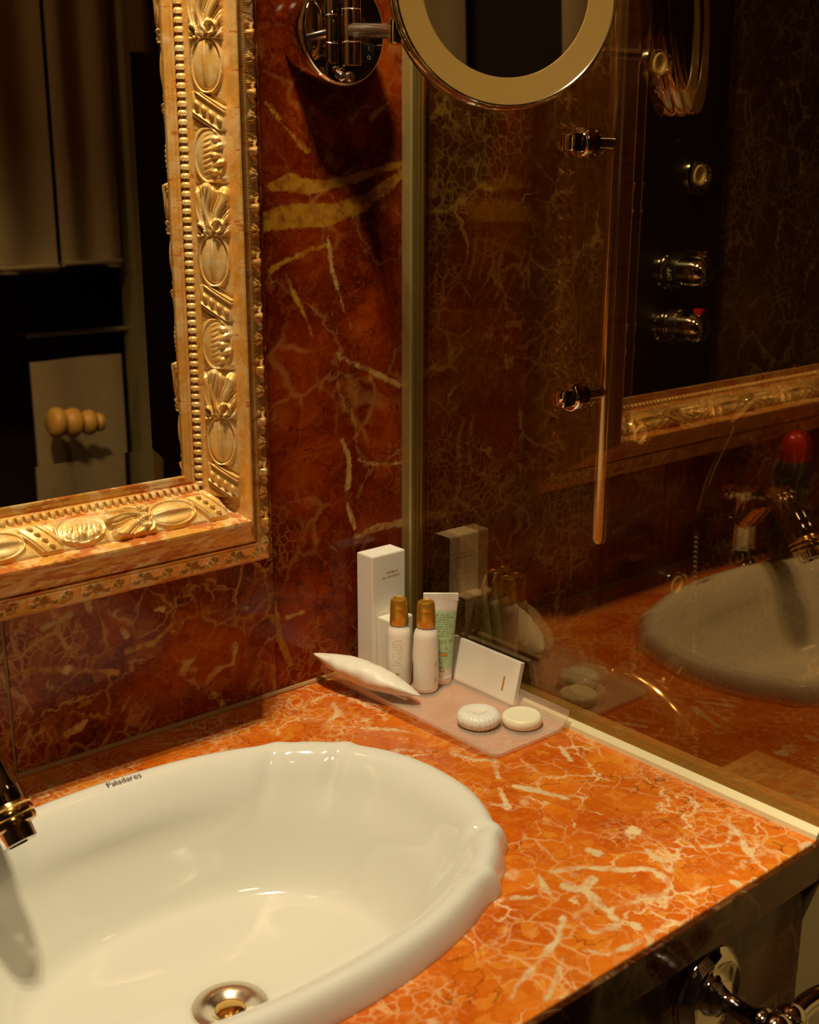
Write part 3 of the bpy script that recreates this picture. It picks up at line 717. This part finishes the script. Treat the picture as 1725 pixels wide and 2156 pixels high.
def knob(z, kind):
    m = axis_mtx((.436-.448, -.010, z+Z0), (0, -1, 0))
    k = mk('control_knob', lathe([(.024, 0), (.024, .006), (.0205, .009), (.0205, .052), (.0200, .058), (.0175, .066), (.012, .072), (.006, .0745), (0, .075)], 40), 'chrome', sp, m)
    if kind == 0:
        mk('flange', lathe([(.0245, .010), (.0270, .011), (.0278, .014), (.0270, .017), (.0235, .018)], 40), 'chrome', k)
        mk('dial_ring', lathe([(.0206, .018), (.0235, .0182), (.0240, .020), (.0235, .034), (.0225, .036), (.0206, .0362)], 40), 'black_plastic', k)
        mk('grip', box(-.0035, .0035, .018, .0275, .036, .068, .003), 'chrome', k)
    else:
        for zz in (.016, .022): mk('flange', lathe([(.0210, zz-.004), (.0245, zz-.003), (.0250, zz), (.0245, zz+.002), (.0210, zz+.0025)], 40), 'chrome', k)
        mk('dial_ring', lathe([(.0206, .026), (.0215, .0262), (.0216, .040), (.0206, .0404)], 40), 'brushed_steel', k)
        mk('stop_button', box(-.0045, .0045, .0175, .0250, .054, .066, .0012), 'red_plastic', k)
    return k
def wrap_axis_y(s, size, cx, cy, cz, r, a0):
    tv_, tf_ = text_vf(s, size); out = []
    for p in tv_:
        a = a0-p.x/r; out.append(Vector((cx+r*math.cos(a), cy+p.y, cz+r*math.sin(a))))
    return out, tf_
k1 = knob(.427, 0); k2 = knob(.356, 1)
mk('dial_lettering', wrap_axis_y('OFF', .0095, -.012, -.0405, .427+Z0, .0242, math.pi+.15), 'white_print', sp, None, False)
mk('dial_number', wrap_axis_y('30', .0075, -.012, -.0470, .356+Z0, .0219, math.pi-.75), 'white_print', sp, None, False)
mk('dial_number', wrap_axis_y('40', .0070, -.012, -.0470, .356+Z0, .0219, math.pi-1.25), 'white_print', sp, None, False)
mk('dial_number', wrap_axis_y('20', .0060, -.012, -.0470, .356+Z0, .0219, math.pi+.6), 'white_print', sp, None, False)

hs = thing('hand_shower', 'slim chrome hand shower with hose hanging in front of the shower wall', 'hand shower', (.489, -.05, .085))
hp = bez([(0, 0, 0), (.004, -.012, .06), (.004, -.034, .115), (-.008, -.060, .158), (-.022, -.085, .178)], 10)
mk('handle', tube(hp, [.0085-.0028*math.sin(math.pi*i/(len(hp)-1))+.003*(i/(len(hp)-1))**3 for i in range(len(hp))], 16), 'chrome', hs)
mk('head', lathe([(0, -.016), (.012, -.015), (.028, -.006), (.034, .002), (.034, .006), (.031, .008), (0, .008)], 36), 'chrome', hs, axis_mtx((-.034, -.098, .176), (-.25, -.75, -.6)))
mk('clip', lathe([(.010, -.012), (.014, -.012), (.0155, 0), (.0145, .014), (.010, .014)], 24), 'black_plastic', hs)
mk('clip_arm', box(-.007, .007, .008, .0395, -.008, .008, .002), 'black_plastic', hs)
hz = bez([(0, 0, -.01), (-.003, -.008, -.12), (-.012, -.028, -.28), (-.018, -.036, -.37), (-.040, -.030, -.41), (-.068, -.022, -.38), (-.076, -.016, -.345)], 44)
mk('hose', tube(hz, [.0052+.0011*(i % 3 == 0) for i in range(len(hz))], 10), 'brushed_steel', hs)

bm_ = thing('bath_mixer', 'chrome bath mixer with drooping spout low behind the glass', 'tap', (.385, 0, -.150))
mk('wall_rose', lathe([(0, 0), (.030, 0), (.030, .006), (.022, .012), (.018, .03), (0, .03)], 32), 'chrome', bm_, axis_mtx((0, 0, .01), (0, -1, 0)))
sppath = bez([(-.004, -.012, .018), (.0, -.045, .018), (.004, -.085, .004), (.008, -.118, -.020), (.010, -.130, -.034)], 8)
mk('spout', tube(sppath, [.016+.007*math.sin(math.pi*min(1, i/(len(sppath)-1)*.9)) - .010*max(0, (i/(len(sppath)-1)-.75))*4*.8 for i in range(len(sppath))], 20), 'warm_chrome', bm_)
mk('diverter', lathe([(0, 0), (.009, 0), (.009, .022), (.013, .026), (.013, .040), (.009, .044), (0, .044)], 24), 'warm_chrome', bm_, axis_mtx((.03, -.062, .01), (.5, -.25, .8)))
mk('hose_outlet', lathe([(0, 0), (.011, 0), (.011, .03), (.008, .036), (.0105, .040), (.0105, .050), (.008, .054), (0, .054)], 24), 'warm_chrome', bm_, axis_mtx((.022, -.066, -.004), (0, 0, -1)))

rk = thing('soap_rack', 'thin wire soap rack beside the hand shower behind the glass', 'soap rack', (.585, -.06, .062))
mk('rim_wire', tube([(-.055, -.05, .03), (.055, -.05, .03), (.055, .05, .03), (-.055, .05, .03), (-.055, -.05, .03)], .0022, 8), 'brushed_steel', rk)
for i in range(7):
    x = -.048+i*.016
    mk('cross_wire', tube([(x, -.05, .029), (x, -.048, .0), (x, .048, .0), (x, .05, .029)], .0016, 6), 'brushed_steel', rk)
mk('wall_mount', box(-.02, .02, .048, .0595, .015, .035, .003), 'chrome', rk)

lg = mk('bath_ledge', box(.520, .634, -.80, -.082, ZF, -.300, .006, 3), 'beige_paint')
tagp(lg, 'pale beige ledge low down in the shower behind the glass', 'ledge')

# ================================================================ TOWEL HOLDER ON THE VANITY FRONT
th = thing('towel_holder', 'chrome towel holder with round rose on the dark vanity front', 'towel holder', (-.145, -.5425, -.084))
fm = axis_mtx((0, 0, 0), (0, -1, 0))
mk('rose', lathe([(0, 0), (.0395, 0), (.0400, .003), (.0385, .007), (.0360, .0085), (.0345, .0115), (.0300, .0135), (.0270, .0115), (.0180, .0105), (.0165, .0135), (.0130, .0165), (0, .0165)], 56), 'chrome', th, fm)
mk('post', lathe([(.0150, .014), (.0150, .018), (.0110, .021), (.0090, .024), (.0082, .034), (.0090, .046), (.0120, .052), (.0125, .056), (.0100, .060), (0, .060)], 32), 'chrome', th, fm)
mk('ball_joint', lathe([(0, -.014)]+[(.0145*math.cos(R_(a)), .0145*math.sin(R_(a))) for a in range(-75, 90, 15)]+[(0, .0145)], 32), 'chrome', th, Matrix.Translation((0, -.067, 0)))
cm_ = axis_mtx((.012, -.067, 0), (1, 0, .1))
mk('arm_collar', lathe([(0, 0), (.0125, 0), (.0135, .004), (.0135, .010), (.0115, .014), (.0095, .016), (0, .016)], 28), 'chrome', th, cm_)
ap = bez([(.018, -.067, .0), (.045, -.067, .004), (.072, -.074, .004), (.092, -.095, -.002), (.100, -.125, -.012), (.100, -.20, -.03)], 10)
mk('arm', tube(ap, .0085, 18), 'chrome', th)

# ================================================================ TRAY AND TOILETRIES
def tray():
    y0, y1 = -.268, -.012; n = 30; m = []
    th_ = .003; v, f = [], []
    ny = 24
    for j in range(ny+1):
        q = j/ny; y = y0+(y1-y0)*q
        xl = -.1185-.010*q; xr = -.0085
        lipL = .004+.014*q**1.2; lipR = .017
        sec = []
        for k in range(7):
            a = k/6; sec.append((xl-.006*q+ (.016)*a, lipL*(1-math.sin(a*math.pi/2))))
        sec.append((xl+.03, 0)); sec.append((-.035, 0))
        for k in range(7):
            a = k/6; sec.append((-.030+(xr+.030)*math.sin(a*math.pi/2), lipR*(1-math.cos(a*math.pi/2))))
        # rounded front corner on the right
        cut = max(0, 1-(q*(y1-y0))/.012)
        base = .0022
        for (x, z) in sec: v.append((x, y, z+base+th_))
        for (x, z) in sec[::-1]: v.append((x, y, z+base))
    ns = len(v)//(ny+1)
    for j in range(ny):
        for k in range(ns):
            k2_ = (k+1) % ns; f.append((j*ns+k, j*ns+k2_, (j+1)*ns+k2_, (j+1)*ns+k))
    f.append(tuple(range(ns))); f.append(tuple(ny*ns+k for k in range(ns))[::-1])
    return v, f
TO = Vector((-.068, -.14, 0))
tr = thing('acrylic_tray', 'clear frosted acrylic tray holding the hotel toiletries', 'tray', TO)
v, f = tray(); mk('plate', ([Vector(p)-TO for p in v], f), 'acrylic', tr, None, True, 50)
for x, y in ((-.107, -.257), (-.022, -.257), (-.11, -.03), (-.03, -.03)):
    mk('foot', lathe([(0, 0), (.004, 0), (.004, .0022), (0, .0022)], 16), 'acrylic', tr, Matrix.Translation(Vector((x, y, 0))-TO))
ZT = .0053   # tray surface

def dashes(x0, x1, z, hgt, slope, seed):
    """illegible small print: a row of tiny upright strokes in the XZ plane"""
    r = random.Random(seed); v, f = [], []; x = x0
    while x < x1:
        w_ = r.uniform(.0004, .0010); h_ = hgt*r.uniform(.5, 1)
        if r.random() > .16:
            b = len(v); zz = z+slope*(x-x0)
            v += [Vector((x, 0, zz)), Vector((x+w_, 0, zz)), Vector((x+w_, 0, zz+h_)), Vector((x, 0, zz+h_))]; f.append((b, b+1, b+2, b+3))
        x += w_+r.uniform(.0002, .0005)
    return v, f
def carton(name, label, x0, x1, y0, y1, h):
    c = thing(name, label, 'box', ((x0+x1)/2, (y0+y1)/2, ZT))
    hx, hy = (x1-x0)/2, (y1-y0)/2
    mk('carton_body', box(-hx, hx, -hy, hy, 0, h, .0006, 1), 'white_card', c, None, False)
    mk('top_flap', box(-hx+.0003, hx-.0003, -hy+.0004, hy-.0012, h-.0002, h+.0007, .0003, 1), 'white_card', c, None, False)
    return c, hx, hy
c1, hx, hy = carton('tall_carton', 'tall white carton standing at the back of the tray by the glass', -.0805, -.0336, -.0382, -.0108, .1378)
for i, (a, b, zz) in enumerate(((-.004, .012, .1155), (-.0095, .015, .1105))):
    v, f = dashes(a, b, zz, .0024, .02, 11+i)
    mk('print_line', ([p+Vector((0, -hy-.0002, 0)) for p in v], f), 'gold_print', c1, None, False)
c2, hx, hy = carton('small_carton', 'small white carton half hidden behind the two bottles', -.0745, -.0400, -.0592, -.0390, .0680)

def bottle(name, label, x, y, hcap, htop, prints):
    b = thing(name, label, 'bottle', (x, y, ZT))
    hb = hcap-ZT; ht = htop-ZT; r = .0136
    mk('bottle_body', lathe([(0, 0), (.0095, 0), (.0122, .0008), (r-.0003, .003), (r, .006), (r, hb-.013), (r-.0006, hb-.009), (r-.0020, hb-.005), (r-.0042, hb-.002), (.0092, hb+.001), (0, hb+.001)], 48), 'bottle_plastic', b)
    cp = mk('screw_cap', lathe([(0, hb), (.0102, hb), (.0104, hb+.0006), (.0099, hb+(ht-hb)*.62), (.0097, hb+(ht-hb)*.64), (.0098, hb+(ht-hb)*.68), (.0094, ht-.0028), (.0084, ht-.0008), (.0066, ht-.0002), (.0060, ht-.0007), (0, ht-.0007)], 48), 'gold_cap', b)
    mk('cap_nub', lathe([(.0011, ht-.0008), (.0009, ht-.0002), (0, ht)], 12), 'gold_cap', cp)
    a0 = math.atan2(-1.026-y, -.872-x)
    for (ac, z0, z1, wd, mat) in prints:
        n = 10; v, f = [], []
        for i in range(n+1):
            a = a0+ac+wd/r*(i/n-.5)
            for z in (z0, z1): v.append((1.008*r*math.cos(a), 1.008*r*math.sin(a), z))
        for i in range(n): f.append((2*i, 2*i+2, 2*i+3, 2*i+1))
        mk('print_mark', (v, f), mat, b, None, True, 80)
    return b, a0, r
def wrap_z(vf, r, a0):
    return [Vector((1.009*r*math.cos(a0+p.x/r), 1.009*r*math.sin(a0+p.x/r), p.z)) for p in vf[0]], vf[1]
bA, a0, r = bottle('lotion_bottle', 'white lotion bottle with gold cap and a short gold bar near its foot', -.0722, -.0738, .0760, .1050, [(-.40, .0148, .0170, .0105, 'gold_print')])
for i in range(12):
    v, f = dashes(-.0075, -.0075+random.uniform(.010, .014), .0545-i*.0026, .0012, 0, 40+i)
    mk('print_line', wrap_z((v, f), r, a0-.05), 'faint_print', bA, None, False)
bB, a0, r = bottle('shampoo_bottle', 'front white bottle with gold cap and small orange marks at its right edge', -.0615, -.1060, .0800, .1080, [])
for i, (z, w_) in enumerate(((.029, .004), (.0315, .003), (.034, .0035), (.0115, .003), (.0140, .005), (.0165, .003))):
    v, f = dashes(.0115-w_*.3, .0115+w_*.7, z, .0020, .3, 60+i)
    mk('print_mark', wrap_z((v, f), r, a0+.0), 'orange_print', bB, None, False)

# squeeze tube standing on its cap
tbn = thing('gel_tube', 'pale green gel tube standing on its cap behind the front bottle', 'tube', (-.0325, -.0975, ZT), (0, 0, R_(-40.5)))
mk('tube_cap', lathe([(0, 0), (.0122, 0), (.0128, .0008), (.0128, .0085), (.0120, .0092), (0, .0092)], 40), 'bottle_plastic', tbn)
def tubebody(z0, z1, n=26, seg=40):
    v, f = [], []
    for j in range(n+1):
        q = j/n; z = z0+(z1-z0)*q
        rx = .0125+(.0190-.0125)*q**1.15; ry = .0125*(1-q**1.3)+.0011*q
        for i in range(seg):
            a = 2*math.pi*i/seg; v.append((rx*math.cos(a), ry*math.sin(a), z))
    for j in range(n):
        for i in range(seg):
            k = (i+1) % seg; f.append((j*seg+i, j*seg+k, (j+1)*seg+k, (j+1)*seg+i))
    f.append(tuple(range(seg))[::-1]); f.append(tuple(n*seg+i for i in range(seg)))
    return v, f
tb = mk('tube_body', tubebody(.0092, .0945), 'tube_plastic', tbn, None, True, 60)
mk('crimp', box(-.0193, .0193, -.0011, .0011, .0935, .1028, .0004, 1), 'bottle_plastic', tbn, None, False)
def tube_front(vf, off=.0004):
    out = []
    for p in vf[0]:
        q = max(0, min(1, (p.z-.0092)/.0853)); rx = .0125+.0065*q**1.15; ry = .0125*(1-q**1.3)+.0011*q
        x = max(-rx*.98, min(rx*.98, p.x)); out.append(Vector((x, -ry*math.sqrt(1-(x/rx)**2)-off, p.z)))
    return out, vf[1]
tx = text_vf('BASICS 30', .0052); tx = ([Vector((p.x*1.05+.0015, 0, p.y+.0475)) for p in tx[0]], tx[1])
mk('tube_lettering', tube_front(tx), 'olive_print', tbn, None, False)
for i in range(10):
    L = random.uniform(.020, .026)
    mk('print_line', tube_front(dashes(-.0125, -.0125+L, .0785-i*.0026, .0012, 0, 80+i)), 'olive_print', tbn, None, False)
for i, (z, L) in enumerate(((.0365, .018), (.0300, .014), (.0270, .012), (.0245, .013), (.0375, .01))):
    mk('print_line', tube_front(dashes(-.004, -.004+L*.8, z, .0012, 0, 95+i)), 'olive_print', tbn, None, False)
bar = ([], [])
for i in range(9):
    x = -.004+i*.0015
    bar[0].extend([Vector((x, 0, .0330)), Vector((x, 0, .0357))])
for i in range(8): bar[1].append((2*i, 2*i+2, 2*i+3, 2*i+1))
mk('print_bar', tube_front(bar), 'gold_print', tbn, None, False)
tri = ([], [])
for k in range(3):
    a, b = R_(90+120*k), R_(210+120*k); A = Vector((math.cos(a), 0, math.sin(a))); B = Vector((math.cos(b), 0, math.sin(b)))
    A2, B2 = A.lerp(B, .12), A.lerp(B, .88); n0 = len(tri[0])
    tri[0].extend([Vector((.006, 0, .0415))+q*.0030 for q in (A2, B2, B2*.72, A2*.72)]); tri[1].append((n0, n0+1, n0+2, n0+3))
mk('recycling_mark', tube_front(tri), 'olive_print', tbn, None, False)
sq = ([], [])
for (xa, xb, za, zb) in ((-.001, .0, .0150, .0205), (-.001, .004, .0150, .0158), (.0032, .004, .0150, .0185), (-.001, .003, .0197, .0205)):
    n0 = len(sq[0]); sq[0].extend([Vector((xa, 0, za)), Vector((xb, 0, za)), Vector((xb, 0, zb)), Vector((xa, 0, zb))]); sq[1].append((n0, n0+1, n0+2, n0+3))
mk('print_symbol', tube_front(sq), 'olive_print', tbn, None, False)

# flat carton leaning on the glass
fl = thing('flat_carton', 'flat white carton with a gold bar leaning on its long edge against the glass', 'box', (-.0190, -.1455, ZT), (0, R_(13.5), 0))
mk('carton_body', box(0, .0062, -.0520, .0545, .0, .0470, .0005, 1), 'white_card', fl, None, False)
mk('print_bar', box(-.0002, .0001, -.0340, -.0318, .0105, .0265), 'gold_print', fl, None, False)

# pillow shaped paper sachet lying over the raised side of the tray
A, B = Vector((-.1405, -.0080, .0375)), Vector((-.0910, -.1315, .0155))
L = (B-A).length; mid = (A+B)/2
X = (B-A).normalized(); Yv = Vector((0, 0, 1)).cross(X).normalized(); Yv = (Yv*.93+Vector((0, 0, -.36))).normalized(); Zv = X.cross(Yv)
pm_ = Matrix((X, Yv, Zv)).transposed().to_4x4(); pm_.translation = mid
pk = thing('paper_sachet', 'white pillow-shaped paper sachet lying across the back edge of the tray', 'sachet')
pk.matrix_world = pm_
v, f = [], []; NS, NP = 40, 28
for j in range(NS+1):
    q = 2*j/NS-1; w_ = .0178*(1-abs(q)**2.4)**.62+.0012; t_ = .0135*(1-abs(q)**1.9)+.0005
    for i in range(NP):
        a = 2*math.pi*i/NP; c, s = math.cos(a), math.sin(a)
        wr = 1+.03*math.sin(9*q+3*a)+.02*math.sin(23*q-2*a)
        v.append((q*L/2, math.copysign(abs(c)**.9, c)*w_*wr, math.copysign(abs(s)**1.15, s)*t_*wr))
for j in range(NS):
    for i in range(NP):
        k = (i+1) % NP; f.append((j*NP+i, j*NP+k, (j+1)*NP+k, (j+1)*NP+i))
f.append(tuple(range(NP))[::-1]); f.append(tuple(NS*NP+i for i in range(NP)))
mk('sachet_pouch', (v, f), 'paper', pk, None, True, 60)
mk('back_seam', box(-L*.40, L*.40, -.0015, .0015, -.0098, -.0078, .0004, 1), 'paper', pk, None, False)

# soaps
s1 = thing('wrapped_soap', 'round soap in pleated glossy wrapping on the tray', 'soap', (-.0762, -.2050, ZT))
def pleat(a, z): return 1+.045*abs(math.sin(13*a+z*60))-.022*abs(math.sin(31*a+z*300))+.012*math.sin(5*a)
mk('wrapping', lathe([(0, .0006), (.014, .0), (.0195, .0010), (.0218, .0042), (.0225, .0075), (.0215, .0112), (.0185, .0138), (.0145, .0148), (.009, .0146), (.0035, .0138), (0, .0137)], 132, pleat), 'film_wrap', s1, None, True, 60)
mk('paper_seal', lathe([(0, .0142), (.0075, .0150), (.0078, .0147)], 32), 'paper', s1)
s2 = thing('round_soap', 'bare cream round soap beside the wrapped one on the tray', 'soap', (-.0425, -.2340, ZT))
mk('soap_cake', lathe([(0, 0), (.017, 0), (.0197, .0010), (.0209, .0035), (.0210, .0065), (.0198, .0095), (.0178, .0112), (.0165, .0108), (.012, .0104), (0, .0103)], 64), 'soap', s2, None, True, 60)

# ================================================================ WHAT THE WALL MIRROR SHOWS BEHIND THE CAMERA
def drape(name, label, cat, x0, x1, z0, z1, y, amp, waves, group=None, ph=0, parent=None):
    n, mz = 48, 12; v, f = [], []
    for face in (0, 1):
        for j in range(mz+1):
            z = z0+(z1-z0)*j/mz
            for i in range(n+1):
                q = i/n
                yy = y+amp*math.sin(waves*2*math.pi*q+ph+.4*j/mz)+(.006 if face else 0)
                v.append((x0+(x1-x0)*q, yy, z+.006*math.sin(5*q)*(1-j/mz)))
    N = (n+1)*(mz+1)
    for j in range(mz):
        for i in range(n):
            a = j*(n+1)+i; f.append((a, a+1, a+n+2, a+n+1)); f.append((N+a, N+a+n+1, N+a+n+2, N+a+1))
    for i in range(n): f.append((i, N+i, N+i+1, i+1)); t_ = mz*(n+1)+i; f.append((t_, t_+1, N+t_+1, N+t_))
    for j in range(mz):
        a = j*(n+1); f.append((a, a+n+1, N+a+n+1, N+a)); a += n; f.append((a, N+a, N+a+n+1, a+n+1))
    o = thing(name, label, cat, ((x0+x1)/2, y, z0), (0, 0, 0), group)
    T = Vector(((x0+x1)/2, y, z0))
    mk('cloth', ([Vector(p)-T for p in v], f), 'towel_cloth', o, None, True, 60)
    mk('hem', box(x0-T.x+.002, x1-T.x-.002, -amp-.003, amp+.009, .004, .012, .002), 'towel_cloth', o)
    return o
drape('curtain', 'wide beige curtain at the left of the mirror image', 'curtain', -.30, .366, .332, 1.60, -1.75, .014, 4)
drape('curtain', 'narrow beige curtain right of the dark gap in the mirror image', 'curtain', .378, .528, .337, 1.60, -1.75, .010, 1.5)
drape('hanging_towel', 'beige towel hanging low in the mirror image behind the wooden knob', 'towel', .275, .503, -.40, .125, -1.74, .006, 1.2)
rl = thing('towel_rail', 'slim chrome rail above the low towel in the mirror image', 'rail', (.45, -1.78, .18))
mk('bar', tube([(-.16, 0, 0), (.12, 0, 0)], .006, 12), 'brushed_steel', rl)
for x in (-.15, .11): mk('bracket', tube([(x, 0, 0), (x, -.068, 0)], .008, 12), 'brushed_steel', rl)
kn = thing('wooden_knob', 'turned pale wooden knob glowing in the mirror image', 'knob', (.268, -1.64, .0))
prof = [(0, 0), (.024, .001), (.033, .008), (.036, .018), (.032, .030), (.024, .037), (.030, .044), (.034, .055), (.033, .066), (.024, .074), (.020, .080), (.027, .088), (.030, .098), (.027, .108), (.018, .114), (.022, .122), (.020, .130), (0, .134)]
mk('turned_body', lathe(prof, 36), 'turned_wood', kn, axis_mtx((0, 0, 0), (1, 0, -.12)))
mk('wall_pin', tube([(.07, -.02, -.01), (.07, -.088, -.01)], .008, 12), 'turned_wood', kn)
drape('bath_robe', 'beige robe hanging on the wall, seen in the magnifying mirror', 'robe', -.95, -.60, .86, 1.55, -2.19, .012, 2.5)
dj = struct('trim_1', box(.552, .604, -1.80, -1.72, ZF, ZC), 'olive_paint')
dj['label'] = 'olive painted door jamb seen in the wall mirror'
